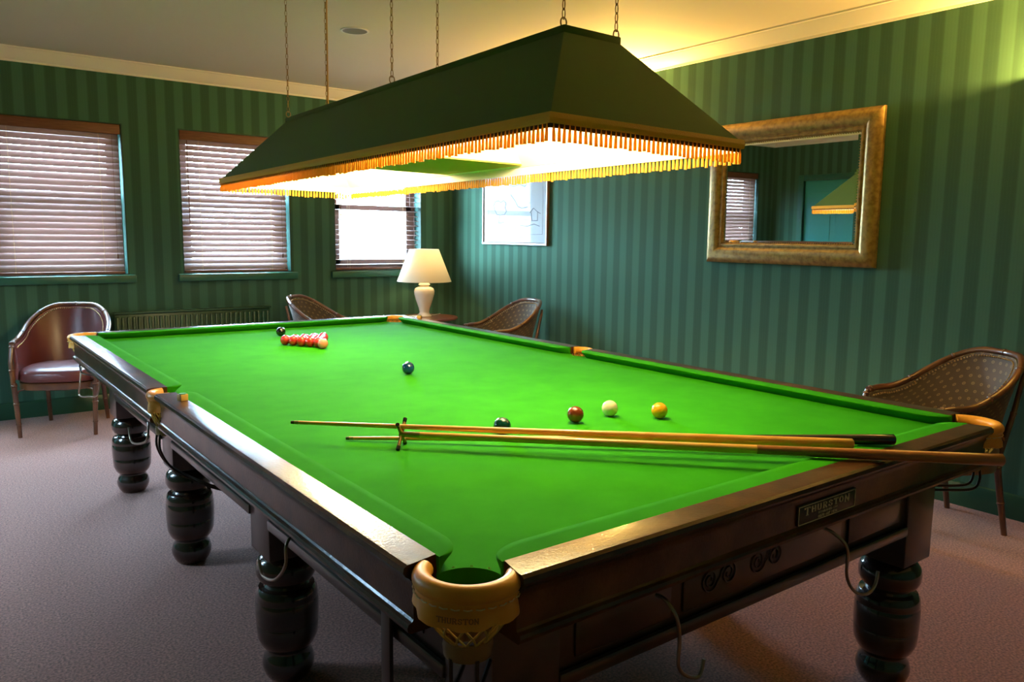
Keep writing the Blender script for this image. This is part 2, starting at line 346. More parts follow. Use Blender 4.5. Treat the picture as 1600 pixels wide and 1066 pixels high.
o0 = bed.add([(x,y,BED) for x, y in poly]+[(x,y,BED-.045) for x, y in poly], [(i,(i+1)%n,n+(i+1)%n,n+i) for i in range(n)])
bed.build('bed', MAT['cloth'], T, smooth=30)
def side_map(side):
    return {'l': lambda u,o,z: (-(HX+o),u,BED+z), 'r': lambda u,o,z: (HX+o,u,BED+z), 't': lambda u,o,z: (u,HY+o,BED+z), 'b': lambda u,o,z: (u,-(HY+o),BED+z)}[side]
DEPTH = .0615
def cushion(side, u0, u1, e0, e1):
    g = side_map(side); L = {'c': (.088, 1.0), 'm': (.052, 1.0)}
    us = sorted(set([u0+(u1-u0)*k/24 for k in range(25)] + [u0+L[e0][0]*(1-math.cos(PI/2*k/12)) for k in range(13)] + [u1-L[e1][0]*(1-math.cos(PI/2*k/12)) for k in range(13)]))
    rings = []
    for u in us:
        o = 0
        for s, e in ((u-u0, e0), (u1-u, e1)):
            l = L[e][0]
            if s < l: o = max(o, (DEPTH-.004)*(1-math.sqrt(max(0, 1-(1-s/l)**2))))
        rings.append([g(u,DEPTH,.0325), g(u,o+(DEPTH-o)*.35,.0335), g(u,o+min(.003,(DEPTH-o)*.3),.0328), g(u,o,.0305), g(u,o+min(.0015,(DEPTH-o)*.3),.0265), g(u,o+min(.018,(DEPTH-o)*.6),.0130), g(u,o+min(.030,(DEPTH-o)*.85),.0005), g(u,DEPTH,.0005)])
    MB().loft(rings).build('cushion', MAT['cloth'], T, smooth=50)
def rail(side, u0, u1, c0, c1):
    g = side_map(side)
    prof = [(DEPTH,.0335),(.112,.0345),(.124,.0335),(.1305,.029),(.132,.020),(.128,.013),(.120,.008),(.1145,-.001),(.1125,-.012),(.1125,-.066),(.1155,-.070),(.122,-.073),(.1245,-.079),(.1235,-.086),(.118,-.090),(DEPTH,-.090)]
    def ring(u, s, ch):                    # ends carry a small mitre next to the pocket
        return [g(u + s*(ch*max(0, 1-(o-DEPTH)/.02) if z > .03 else 0), o, z) for o, z in prof]
    n = 8
    rings = [ring(u0, 1, c0)] + [ring(u0+.03+(u1-u0-.06)*k/n, 1, 0) for k in range(n+1)] + [ring(u1, -1, c1)]
    MB().loft(rings).build('rail', MAT['wood'], T, smooth=28)
for s in 'lr':
    for a, b, e0, e1 in ((-1.768,-.058,'c','m'),(.058,1.768,'m','c')):
        cushion(s, a, b, e0, e1); rail(s, a, b, .012 if e0 == 'c' else 0, .012 if e1 == 'c' else 0)
for s in 'tb': cushion(s, -.875, .875, 'c', 'c'); rail(s, -.882, .882, .012, .012)
# frame below the slate: aprons with mouldings and sunk panels
ZA, ZB = BED-.090, BED-.300
def apron(name, horizontal, pos, lo, hi):
    sg = 1 if pos > 0 else -1; a = MB()
    def bx(mb, u0, u1, d0, d1, z0, z1):
        p = sorted((pos+sg*d0, pos+sg*d1))
        if horizontal: mb.box(u0,u1,p[0],p[1],z0,z1)
        else: mb.box(p[0],p[1],u0,u1,z0,z1)
        return mb
    o = bx(a, lo, hi, -.03, 0, ZB, ZA).build(name, MAT['darkwood'], T, bevel=.002)
    bx(MB(), lo, hi, 0, .014, ZB, ZB+.032).build('lower_moulding', MAT['darkwood'], o, bevel=.006)
    bx(MB(), lo, hi, 0, .010, ZA-.03, ZA-.004).build('upper_moulding', MAT['darkwood'], o, bevel=.005)
    return o, bx
LEG_Y = (-1.70,-.555,.555,1.70); LEG_X = .765
fronts = []
for p in (-1,1):
    for a, b in zip(LEG_Y[:-1], LEG_Y[1:]):
        o, bx = apron('side_apron', False, p*.838, a+.080, b-.080); bx(MB(), a+.17, b-.17, 0, .005, ZB+.055, ZA-.05).build('panel', MAT['darkwood'], o, bevel=.003)
    o, bx = apron('end_apron', True, p*1.772, -LEG_X+.08, LEG_X-.08)
    for u0, u1 in ((-.64,-.36),(-.32,.32),(.36,.64)): bx(MB(), u0, u1, 0, .006, ZB+.05, ZA-.045).build('panel', MAT['darkwood'], o, bevel=.004)
    fronts.append(o)
# faint carved scrolls on the end apron that faces the camera
for cx in (-.20, -.02):
    cv = MB(); zc_ = (ZA+ZB)/2
    cv.tube([(cx+(.034-.030*(1-.8*t)*math.cos(4.2*PI*t)), -1.7805, zc_+.030*(1-.8*t)*math.sin(4.2*PI*t)) for t in [k/40 for k in range(40, -1, -1)]]
            + [(cx-(.034-.030*(1-.8*t)*math.cos(4.2*PI*t)), -1.7805, zc_-.030*(1-.8*t)*math.sin(4.2*PI*t)) for t in [k/40 for k in range(1, 41)]], .0018, 6)
    cv.build('carved_scroll', MAT['darkwood'], fronts[0])
MB().box(-.83,.83,-1.765,1.765,BED-.078,BED-.045).build('slate_frame', MAT['darkwood'], T, smooth=0)
MB().box(-.80,-.72,-1.66,1.66,ZB+.02,BED-.08).box(.72,.80,-1.66,1.66,ZB+.02,BED-.08).build('bearer', MAT['darkwood'], T, smooth=0)
LEGP = [(.052,0),(.060,.004),(.072,.022),(.080,.045),(.081,.062),(.074,.085),(.066,.098),(.066,.104),(.071,.108),(.084,.125),(.0935,.15),(.0955,.19),(.0945,.192),(.0945,.196),(.0965,.198),(.0975,.235),(.0965,.268),(.0955,.270),(.0955,.274),(.0960,.276),(.0930,.300),(.086,.311),(.070,.315),(.066,.322),(.070,.330),(.084,.338),(.092,.356),(.093,.378),(.088,.398),(.076,.412),(.066,.418),(.066,.43)]
leg_me = None; blk_me = None
for lx in (-LEG_X, LEG_X):
    for ly in LEG_Y:
        if leg_me is None: lo = MB().lathe(LEGP, 40).build('leg', MAT['legwood'], T, smooth=35); leg_me = lo.data
        else: lo = link('leg', leg_me, None, T)
        lo.location = (lx, ly, 0)
        if blk_me is None: b = MB().box(-.082,.082,-.082,.082,.425,BED-.078).build('leg_block', MAT['darkwood'], lo, bevel=.006); blk_me = b.data
        else: b = link('leg_block', blk_me, None, lo)
# pockets
FONT = {'T': [[(0,1),(1,1)],[(.5,1),(.5,0)],[(.3,0),(.7,0)],[(0,1),(0,.85)],[(1,1),(1,.85)]],
 'H': [[(.12,0),(.12,1)],[(.88,0),(.88,1)],[(.12,.5),(.88,.5)],[(0,0),(.27,0)],[(.73,0),(1,0)],[(0,1),(.27,1)],[(.73,1),(1,1)]],
 'U': [[(.12,1),(.12,.3),(.22,.08),(.5,0),(.78,.08),(.88,.3),(.88,1)],[(0,1),(.27,1)],[(.75,1),(1,1)]],
 'R': [[(.15,0),(.15,1)],[(.15,1),(.65,1),(.85,.88),(.85,.64),(.65,.5),(.15,.5)],[(.5,.5),(.95,0)],[(0,0),(.32,0)],[(.82,0),(1,0)],[(0,1),(.2,1)]],
 'S': [[(.88,.72),(.85,.9),(.5,1),(.18,.88),(.15,.68),(.5,.52),(.85,.35),(.84,.12),(.5,0),(.15,.1),(.1,.28)]],
 'O': [[(.5,1),(.2,.9),(.05,.5),(.2,.1),(.5,0),(.8,.1),(.95,.5),(.8,.9),(.5,1)]],
 'N': [[(.12,0),(.12,1),(.86,0),(.86,1)],[(0,0),(.26,0)],[(.72,1),(1,1)],[(0,1),(.14,1)]]}
def serif_word(word, sizes, adv, fmap, wd):
    """strokes of a serif capital word as flat bars; fmap(u, v, lift) -> 3-D point"""
    mb = MB(); u = 0
    for ch, (h, drop) in zip(word, sizes):
        wch = h*.74
        for st in FONT[ch]:
            for (ax, ay), (bx_, by) in zip(st[:-1], st[1:]):
                a = Vector((u+ax*wch, ay*h-drop)); b = Vector((u+bx_*wch, by*h-drop)); d = (b-a)
                if d.length < 1e-6: continue
                w_ = wd*(1.5 if abs(d.y) > abs(d.x)*1.2 else .75)
                d.normalize(); nn = Vector((-d.y, d.x))*w_*.5; a = a-d*wd*.3; b = b+d*wd*.3
                q = [a-nn, b-nn, b+nn, a+nn]
                mb.add([fmap(p.x,p.y,0) for p in q]+[fmap(p.x,p.y,1) for p in q], [(0,3,2,1),(4,5,6,7),(0,1,5,4),(1,2,6,5),(2,3,7,6),(3,0,4,7)])
        u += wch+adv
    return mb, u-adv
def pocket(c, out, R, span, corner, label):
    def pt(a, r, z): return (c[0]+r*math.cos(out+a), c[1]+r*math.sin(out+a), BED+z)
    nA = 28; A = [-span+2*span*k/nA for k in range(nA+1)]
    p = MB().tube([pt(a, R, .017) for a in A], .0165, 14).build('pocket', MAT['leather'], T, smooth=60); p['label'] = label
    rows = [(R+.008,.012),(R+.0125,.002),(R+.009,-.006),(R+.012,-.018),(R+.014,-.027)]
    A2 = [-span*.96+2*span*.96*k/40 for k in range(41)]
    sk = MB(); rings = []
    for j, (r, z) in enumerate(rows):
        rings.append([pt(a, r + (0 if j < 3 else .004*math.sin(a*7)), z - (0 if j < 4 else .004*abs(math.sin(k/40*PI*7)) + (.007*math.cos(a/span*PI/2)))) for k, a in enumerate(A2)])
    sk.loft(rings, closed=False, cap=False).build('skirt', MAT['leather'], p, solid=.004, smooth=60)
    if corner:
        sb = MB()
        for k in range(13):
            a0 = -span*.85+2*span*.85*k/13; a1 = a0+2*span*.85/13*.72
            sb.tube([pt(a0,R+.0135,-.001), pt((a0+a1)/2,R+.0145,-.002), pt(a1,R+.0135,-.001)], .0014, 5)
        sb.build('stitching', MAT['stitch'], p)
        fm = lambda u, v, l: pt((u-.030)/(R+.012), R+.0185+.0012*l+max(0,(.046-v*1-.03))*.0, -.0215+v)
        wd_, tot = serif_word('THURSTON', [(.0085,0)]*8, .0018, fm, .0012); wd_.build('embossed_word', MAT['leather_mark'], p, smooth=0)
    # net of cords, hung inside the skirt
    nt_ = MB(); k = 14; rt, rb, zt, zb = R-.006, .036, .0, -.093
    for i in range(k):
        for sg in (-1, 1):
            path = []
            for j in range(9):
                t = j/8; a = 2*PI*i/k + sg*t*2*PI/k*2.0; r = rt+(rb-rt)*(t**1.3) + .012*math.sin(PI*t)
                path.append((c[0]+r*math.cos(a), c[1]+r*math.sin(a), BED+zt+(zb-zt)*t))
            nt_.tube(path, .0021, 5, cap=False)
    nt_.build('net', MAT['cord'], p, smooth=60)
    MB().loft([[(c[0]+r*math.cos(2*PI*q/24), c[1]+r*math.sin(2*PI*q/24), BED+z) for q in range(24)] for r, z in ((.034,-.092),(.042,-.091),(.0435,-.105),(.042,-.120),(.034,-.121))], loop=True).build('collar', MAT['band'], p, smooth=50)
    inn = out+PI
    rl = MB()
    for sg in (-1, 1):
        q = lambda d, z, w=.022: (c[0]+d*math.cos(inn)-sg*w*math.sin(inn), c[1]+d*math.sin(inn)+sg*w*math.cos(inn), BED+z)
        rl.tube(smooth_path(([q(-.034,-.116),q(-.036,-.150),q(-.020,-.178),q(.04,-.186),q(.16,-.190),q(.23,-.192)] if corner else [q(-.034,-.116),q(-.036,-.17),q(-.005,-.235),q(.06,-.29),q(.15,-.345),q(.23,-.37)])), .0042, 7)
    rl.tube([(c[0]+.23*math.cos(inn)+s_*.022*math.sin(inn), c[1]+.23*math.sin(inn)-s_*.022*math.cos(inn), BED-(.192 if corner else .37)) for s_ in (-1,1)], .0042, 7)
    rl.build('return_rails', MAT['iron'], p)
for (sx, sy), c in PC.items(): pocket(c, math.atan2(sy, sx), .078, math.radians(96), True, 'tan leather corner pocket with gold cord net')
for s, c in PMID.items(): pocket((s*.965, 0), 0 if s > 0 else PI, .052, math.radians(84), False, 'tan leather middle pocket with gold cord net')
# maker's plate on the near rail
pl = MB().box(-.090,.150,-1.9015,-1.8965,BED-.063,BED-.016).build('name_plate', MAT['plate'], T, bevel=.001)
pl['label'] = 'dark maker plate lettered in pale gold'
yp = -1.9020
bd = MB()
for a in ((-.088,.148,-.0615,-.0600),(-.088,.148,-.0195,-.018),(-.088,-.0865,-.0615,-.018),(.1465,.148,-.0615,-.018)): bd.box(a[0],a[1],yp-.0006,yp+.0006,BED+a[2],BED+a[3])
bd.build('border', MAT['letter'], pl, smooth=0)
wd_, tot = serif_word('THURSTON', [(.0178,.0035)]+[(.0140,0)]*6+[(.0178,.0035)], .0052, lambda u, v, l: (-.064+u*1.48, yp+.0004-.0010*l, BED-.0385+v), .0021)
wd_.build('maker_name', MAT['letter'], pl, smooth=0)
def text_mesh(txt, size, name, mat, parent, loc, sx=1.0):
    cu = bpy.data.curves.new(name, 'FONT'); cu.body = txt; cu.size = size; cu.align_x = 'CENTER'; cu.extrude = .0004; cu.resolution_u = 3
    o = bpy.data.objects.new(name, cu); COL.objects.link(o); bpy.context.view_layer.update()
    me = bpy.data.meshes.new_from_object(o.evaluated_get(bpy.context.evaluated_depsgraph_get())); bpy.data.objects.remove(o)
    q = link(name, me, mat, parent, loc); q.rotation_euler = (PI/2, 0, 0); q.scale = (sx, 1, 1); return q
text_mesh('ESTABLISHED 1799', .0072, 'established_line', MAT['letter'], pl, (.030, yp-.0006, BED-.0475), 1.35)
text_mesh('0870 607 1836', .0098, 'telephone_line', MAT['letter'], pl, (.030, yp-.0006, BED-.0577), 1.35)
# cue hooks and rest brackets under the rails
def rod(pts, name='cue_hook', r=.0042, mat='iron', n=6):
    o = MB().tube(smooth_path(pts, n), r, 9).build(name, MAT[mat], T, smooth=60); return o
def hook_front(px, y0=-1.83, y1=-1.875):
    rod([ony(x, yy, y0+(y1-y0)*min(1, k/2)) for k, (x, yy) in enumerate(px)], mat='steel')
hook_front([(1025,930),(1040,938),(1057,965),(1062,1000),(1060,1040),(1072,1056),(1092,1057),(1100,1030)])
hook_front([(1288,826),(1305,835),(1324,858),(1323,900),(1336,925),(1355,928),(1367,915),(1372,893)])
def hook_side(px, x0=-.90, x1=-.955):
    rod([onx(x, yy, x0+(x1-x0)*min(1, k/2)) for k, (x, yy) in enumerate(px)], mat='steel')
hook_side([(462,832),(455,838),(447,854),(446,884),(430,906),(411,900),(405,875)])
hook_side([(236,650),(232,656),(231,682),(224,692),(206,691),(201,668)])
hook_side([(137,566),(128,572),(125,598),(124,618),(138,620),(152,617),(157,588)])
st = MB().box(-.868,-.858,-1.43,-1.39,BED-.50,BED-.10).build('rest_strap', MAT['darkwood'], T, bevel=.002)
MB().tube([(-.863,-1.41,BED-.47),(-.60,-1.47,BED-.47)], .006).build('cross_rod', MAT['iron'], st)

# ------------------------------------------------------------------ balls
RB = .02625
ball_me = None
def ball(name, x, y, col, label, group=None):
    global ball_me
    if ball_me is None:
        bm = bmesh.new(); bmesh.ops.create_uvsphere(bm, u_segments=32, v_segments=20, radius=RB); ball_me = bpy.data.meshes.new('ball'); bm.to_mesh(ball_me); bm.free(); ball_me.shade_smooth()
    me = ball_me.copy(); me.materials.clear(); mname = 'phenolic_'+name
    m = bpy.data.materials.get(mname) or M_(mname, col, .08, coat=.5, coat_rough=.02); me.materials.append(m)
    o = link(name, me, None, None, (x, y, BED+RB)); return tag(o, label, 'ball', group)
ball('green_ball', -.294, -1.057, (.002,.055,.040), 'dark green ball beside the pale cue shafts')
ball('brown_ball', -.012, -1.062, (.16,.030,.008), 'brown ball between the green ball and the white ball')
ball('yellow_ball', .252, -1.172, (.85,.42,.010), 'yellow ball furthest right of the balls')
ball('white_ball', .141, -1.058, (.86,.80,.52), 'white cue ball between the brown and yellow balls')
ball('blue_ball', -.017, -.016, (.004,.035,.115), 'dark blue ball alone on the centre spot')
ball('pink_ball', -.012, .863, (.82,.28,.15), 'pale pink ball touching the point of the red triangle')
ball('black_ball', -.008, 1.452, (.006,.005,.005), 'black ball behind the red triangle')
NUM = ['first','second','third','fourth','fifth']
for r_ in range(5):
    for k in range(r_+1):
        lab = 'red ball at the point of the racked triangle, next to the pink' if r_ == 0 else 'red ball, %s from the left in the %s row behind the pink' % (NUM[k], NUM[r_])
        ball('red_ball', -.012+(k-r_/2)*.0527, .863+.0535+.0456*r_, (.50,.022,.012), lab, 'racked red balls')

# ------------------------------------------------------------------ cues, rest, chalk
def stick(name, label, cat, a, b, segs, group=None):
    """segs: list of (part name, t0, t1, r0, r1, material)"""
    a, b = Vector(a), Vector(b); d = b-a
    t = thing(name, label, cat, a, 0, group)
    for nm, t0, t1, r0, r1, m in segs:
        pts = [d*(t0+(t1-t0)*k/6) for k in range(7)]; rr = [r0+(r1-r0)*k/6 for k in range(7)]
        if nm == 'butt': pts += [d*t1+d.normalized()*.004]; rr += [r1*.7]
        MB().tube(pts, rr, 16).build(nm, MAT[m], t, smooth=50)
    return t, d.normalized()
ZC = BED
A0 = onz(455, 660, ZC+.057); A1 = onz(1331, 694, ZC+.0505)
stick('snooker_cue', 'pale ash cue lying over the rest head, tip furthest left', 'cue', A0, A1,
      [('tip',0,.006,.0045,.0047,'tip'),('ferrule',.006,.014,.0048,.0049,'brass'),('shaft',.014,.72,.0049,.0115,'ash'),('butt',.72,1,.0116,.0145,'ash')], 'cues on the table')
B0 = onz(541, 685, ZC+.0065); B1 = onz(1396, 687, ZC+.0505)
stick('snooker_cue', 'ash cue with a black butt lying beyond the other cue', 'cue', B0, B1,
      [('tip',0,.006,.0045,.0047,'tip'),('ferrule',.006,.014,.0048,.0049,'brass'),('shaft',.014,.66,.0049,.0112,'ash'),('butt',.66,1,.0113,.0150,'ebony')], 'cues on the table')
HC = Vector((-.602,-1.010,ZC+.037)); C1 = onz(1566, 719, ZC+.0535)
rs, rd = stick('cue_rest', 'wooden rest with a brass cross head, brown butt over the near rail', 'cue rest', HC, C1,
      [('ferrule',-.004,.035,.0078,.0085,'brass'),('shaft',.035,.62,.0085,.0118,'ash'),('butt',.62,1,.0120,.0150,'cuebutt')])
hp = Vector((rd.y, -rd.x, 0)).normalized(); cr = MB(); tipm = MB()
for sg in (-1, 1):
    e = (hp*sg + Vector((0,0,1)))*.0345
    cr.tube([-e*.80, e*.80], .0052, 8)
    tipm.tube([-e*1.0, -e*.78], .0058, 8); tipm.tube([e*.78, e*1.04], .0058, 8)
ch = cr.build('cross_head', MAT['brass'], rs); tipm.build('rubber_end', MAT['ebony'], ch)
def chalk(x, y, rz, label):
    t = thing('chalk_cube', label, 'chalk', (x, y, ZR+.0005), rz, 'chalk cubes')
    MB().box(-.0125,.0125,-.0125,.0125,0,.021).build('paper_wrap', MAT['chalk'], t, bevel=.001); MB().lathe([(.0105,.0205),(.0118,.0235),(.008,.0238),(.003,.0225)], 16).build('chalk_top', MAT['chalktop'], t)
chalk(-.968, -.215, .3, 'gold wrapped chalk cube on the rail beside the left middle pocket')
chalk(.985, 1.60, .6, 'gold wrapped chalk cube on the far rail in front of the lamp')

# ------------------------------------------------------------------ canopy light
K = thing('billiard_light', 'long green canopy lamp with gold fringe hung over the table', 'lamp', (0, -.005, BED+.858), -.017)
K.rotation_euler = (-.007, .012, -.017)
ka, kb, kc, kd, kh = .362, 1.363, .107, 1.098, .289
def add_panel(name, pts, mat, parent, th):
    P = [Vector(p) for p in pts]; nn = (P[1]-P[0]).cross(P[3]-P[0]).normalized(); mb = MB()
    mb.add(P+[p-nn*th for p in P], [(0,1,2,3),(7,6,5,4),(0,4,5,1),(1,5,6,2),(2,6,7,3),(3,7,4,0)])
    return mb.build(name, mat, parent, smooth=0)
corn = [(-1,-1),(1,-1),(1,1),(-1,1)]
for k in range(4):
    (ax, ay), (bx_, by) = corn[k], corn[(k+1) % 4]
    out = [(ax*ka,ay*kb,0),(bx_*ka,by*kb,0),(bx_*kc,by*kd,kh),(ax*kc,ay*kd,kh)]
    f = add_panel('shade_panel', out, MAT['felt'], K, .004)
    e = .0065
    inn = [(ax*(ka-e),ay*(kb-e),.001),(bx_*(ka-e),by*(kb-e),.001),(bx_*(kc-e),by*(kd-e),kh-.006),(ax*(kc-e),ay*(kd-e),kh-.006)]
    add_panel('lining', inn, MAT['inner'], f, .002)
MB().box(-kc-.004,kc+.004,-kd-.004,kd+.004,kh-.004,kh+.018).build('top_board', MAT['felt'], K, bevel=.003)
MB().box(-kc+.004,kc-.004,-kd+.004,kd-.004,kh-.012,kh-.005).build('top_lining', MAT['inner'], K, smooth=0)
MB().box(-ka+.012,ka-.012,-.30,.30,.006,.014).build('middle_board', MAT['board'], K, smooth=0)
for sy in (-1,1):
    add_panel('baffle', [(-ka+.012,sy*.30,.012),(ka-.012,sy*.30,.012),(kc+.09,sy*.36,.17),(-kc-.09,sy*.36,.17)], MAT['inner'], K, .003)
br = MB(); rings = []
def rect_ring(h, y, z): return [(-h,-y,z),(h,-y,z),(h,y,z),(-h,y,z)]
ob = .006
for d, z in ((.001,.006),(ob,.005),(ob+.002,-.008),(ob,-.021),(.001,-.021)): rings.append(rect_ring(ka+d, kb+d, z))
MB().loft(rings, loop=True).build('braid', MAT['braid'], K, smooth=0)
MB().loft([rect_ring(ka+d, kb+d, z) for d, z in ((-.002,.0),(-.0005,.0),(-.0005,-.0315),(-.002,-.0315))], loop=True).build('rim_band', MAT['rimband'], K, smooth=0)
MB().loft([rect_ring(ka+d, kb+d, z) for d, z in ((-.005,.0),(-.0022,.0),(-.0022,-.0315),(-.005,-.0315))], loop=True).build('rim_lining', MAT['inner'], K, smooth=0)
PITCH_T = .0172
for side in range(4):
    fr = MB(); L_ = 2*(ka if side % 2 == 0 else kb); nT = int(round(L_/PITCH_T))
    for q in range(nT):
        u = -L_/2+(q+.5)*L_/nT
        def P_(du, dn, z):
            if side == 0: return (u+du, -kb-.003-dn, z)
            if side == 1: return (ka+.003+dn, u+du, z)
            if side == 2: return (u+du, kb+.003+dn, z)
            return (-ka-.003-dn, u+du, z)
        ln = .0455+random.uniform(-.003,.003); sw = random.uniform(-.0016,.0016)
        prof = [(.0016,-.019),(.0020,-.028),(.0042,-.034),(.0052,-.045),(.0056,-.019-ln)]
        fr.loft([[P_(r*math.cos(2*PI*k/6)+sw*(-z-.019)/.045, r*math.sin(2*PI*k/6)*.8, z) for k in range(6)] for r, z in prof])
    tag(fr.build('fringe', MAT['fringe'], K, smooth=60), kind='stuff')
bulbs = [(-.0, y) for y in (-1.02,-.62,.62,1.02)]
for bx_, by in bulbs:
    b = MB().lathe([(.012,.235),(.014,.205),(.028,.180),(.033,.155),(.028,.130),(.012,.116),(.001,.113)], 20, (bx_,by,0)).build('bulb', MAT['bulb'], K, smooth=60)
    MB().lathe([(.02,.285),(.02,.235),(.014,.232)], 16, (bx_,by,0)).build('socket', MAT['socket'], b)
    ld = bpy.data.lights.new('bulb_light', 'POINT'); ld.energy = CANOPY_W; ld.color = (1.0, .74, .36); ld.shadow_soft_size = .034
    lo = bpy.data.objects.new('bulb_light', ld); COL.objects.link(lo); lo.parent = K; lo.location = (bx_, by, .085)
# chains: alternating links up to the ceiling
lk = [(.0085*math.cos(a)*.62, 0, .0155*math.sin(a)) for a in [2*PI*k/14 for k in range(14)]]
linkmb = MB().loft([[(Vector(lk[i])+ (Vector(lk[i]).normalized()*math.cos(2*PI*j/6)+Vector((0,1,0))*math.sin(2*PI*j/6))*.0017) for j in range(6)] for i in range(14)], loop=True)
for sx in (-1, 1):
    for cy in (-1.075,-.045,1.045):
        nm = {-1.075:'near', -.045:'middle', 1.045:'far'}[cy]
        cx0 = sx*kc*.96; cx = cx0+.006*cy+.0037; z0 = BED+.858+kh+.016+.010-.007*cy-.012*cx0; mb = MB(); z = z0+.028; k = 0
        while z < CZ-.03:
            rot = k % 2
            vs = [((y if rot else x), (x if rot else y), zz+z) for x, y, zz in linkmb.v]
            mb.add(vs, linkmb.f); z += .0255; k += 1
        chn = thing('hanging_chain', '%s chain on the %s edge of the canopy top' % (nm, 'window-door' if sx < 0 else 'mirror'), 'chain', (cx, cy-.003-.017*cx0, z0-.010), 0, 'canopy chains')
        chn['label'] = '%s brass chain holding the %s edge of the canopy' % (nm, 'left' if sx < 0 else 'mirror-side')
        for v_i in range(len(mb.v)): x, y, zz = mb.v[v_i]; mb.v[v_i] = (x, y, zz-(z0-.010))
        mb.build('links', MAT['chain'], chn, smooth=60)
        MB().tube([(.011*math.cos(a), 0, .014+.014*math.sin(a)) for a in [2*PI*q/16 for q in range(17)]], .0024, 6).build('ring', MAT['chain'], chn)
        MB().lathe([(.022,0),(.022,-.006),(.008,-.022),(.004,-.03)], 16, (0,0,CZ-(z0-.010))).build('ceiling_hook', MAT['chain'], chn)
        if sx > 0 and cy > 1: MB().tube(smooth_path([(.008,.004,0),(.010,.006,.4),(.012,.005,.9),(.010,.004,CZ-(z0-.010))]), .0042, 7).build('flex', MAT['flex'], chn)

# ------------------------------------------------------------------ wall uplighters, ceiling speaker
for y, lab in ((1.50, 'plaster uplighter on the wall beyond the mirror, behind the canopy'), (-1.42, 'plaster uplighter on the wall on the near side of the mirror')):
    s = thing('wall_uplighter', lab, 'wall light', (RX, y, 2.20), 0, 'wall uplighters')
    rings = [[(-.001 - r*math.sin(PI*k/16), r*math.cos(PI*k/16)*1.15, z) for k in range(17)] for r, z in ((.02,-.09),(.06,-.075),(.095,-.04),(.115,.0),(.120,.02),(.113,.02),(.105,.0),(.085,-.035),(.05,-.065))]
    MB().loft(rings, closed=False, cap=False).build('bowl', MAT['plaster'], s, smooth=60)
    MB().box(-.012,-.001,-.05,.05,-.08,.015).build('back_plate', MAT['plaster'], s, bevel=.003)
    MB().lathe([(.006,-.03),(.018,-.02),(.022,0),(.014,.016),(.002,.02)], 14, (-.055,0,0)).build('bulb', MAT['bulb'], s, smooth=60)
    ld = bpy.data.lights.new('uplighter_light', 'POINT'); ld.energy = SCONCE_W; ld.color = WARM; ld.shadow_soft_size = .02
    lo = bpy.data.objects.new('uplighter_light', ld); COL.objects.link(lo); lo.parent = s; lo.location = (-.06, 0, .03)
sp = thing('ceiling_speaker', 'round grey loudspeaker grille set in the ceiling', 'speaker', (.727, 1.965, CZ))
MB().lathe([(.092,0),(.092,-.003),(.084,-.006),(.078,-.004),(.078,0)], 40).build('rim', MAT['cornice'], sp); MB().lathe([(.078,-.001),(.078,-.004),(.04,-.006),(.001,-.0065)], 40).build('grille', MAT['grille'], sp)

# ------------------------------------------------------------------ mirror and picture on the right wall
def rect_frame(w, h, prof):          # prof: (inset, proud); local plane y-z, facing -x
    return MB().loft([[(-d, sy*(w/2-i), sz*(h/2-i)) for i, d in prof] for sy, sz in ((-1,-1),(1,-1),(1,1),(-1,1))], loop=True)
mr = thing('wall_mirror', 'large rectangular mirror in a wide gilt frame', 'mirror', (RX-.004, .092, BED+.423), 0)
mr.rotation_euler = (0, -.0094, .0075)
mw, mh = 1.20, .910
g = rect_frame(mw, mh, [(0,0),(0,.022),(.010,.034),(.035,.046),(.070,.048),(.092,.036),(.100,.026),(.106,.026),(.112,.033),(.122,.033),(.130,.022),(.130,0)]).build('frame', MAT['gilt'], mr, smooth=35, loc=(0,0,mh/2))
bdz = MB()
bw, bh = mw/2-.134, mh/2-.134
def bead(y, z): bdz.loft([[(-.020-.0035*math.sin(PI*j/4)*1, y+.0034*math.cos(2*PI*k/6)*math.cos(PI*j/8), z+.0034*math.sin(2*PI*k/6)*math.cos(PI*j/8)) for k in range(6)] for j in range(4)])
nb = 60
for k in range(nb):
    for sz in (-1,1): bead(-bw+2*bw*k/nb, sz*bh)
for k in range(40):
    for sy in (-1,1): bead(sy*bw, -bh+2*bh*k/40)
tag(bdz.build('bead_border', MAT['gilt'], g), kind='stuff')
gw, gh, bv = mw/2-.126, mh/2-.126, .022
gm = MB().loft([[(-.0165, -gw, -gh),(-.0165, gw, -gh),(-.0165, gw, gh),(-.0165, -gw, gh)], [(-.0195, -gw+bv, -gh+bv),(-.0195, gw-bv, -gh+bv),(-.0195, gw-bv, gh-bv),(-.0195, -gw+bv, gh-bv)]], cap=False)
gm.add([(-.0195,-gw+bv,-gh+bv),(-.0195,gw-bv,-gh+bv),(-.0195,gw-bv,gh-bv),(-.0195,-gw+bv,gh-bv)], [(0,1,2,3)])
gm.build('mirror_glass', MAT['mirror'], mr, smooth=0, loc=(0,0,mh/2))
MB().box(-.012,-.002,-mw/2+.03,mw/2-.03,.03,mh-.03).build('backing_board', MAT['darkwood'], mr, smooth=0)

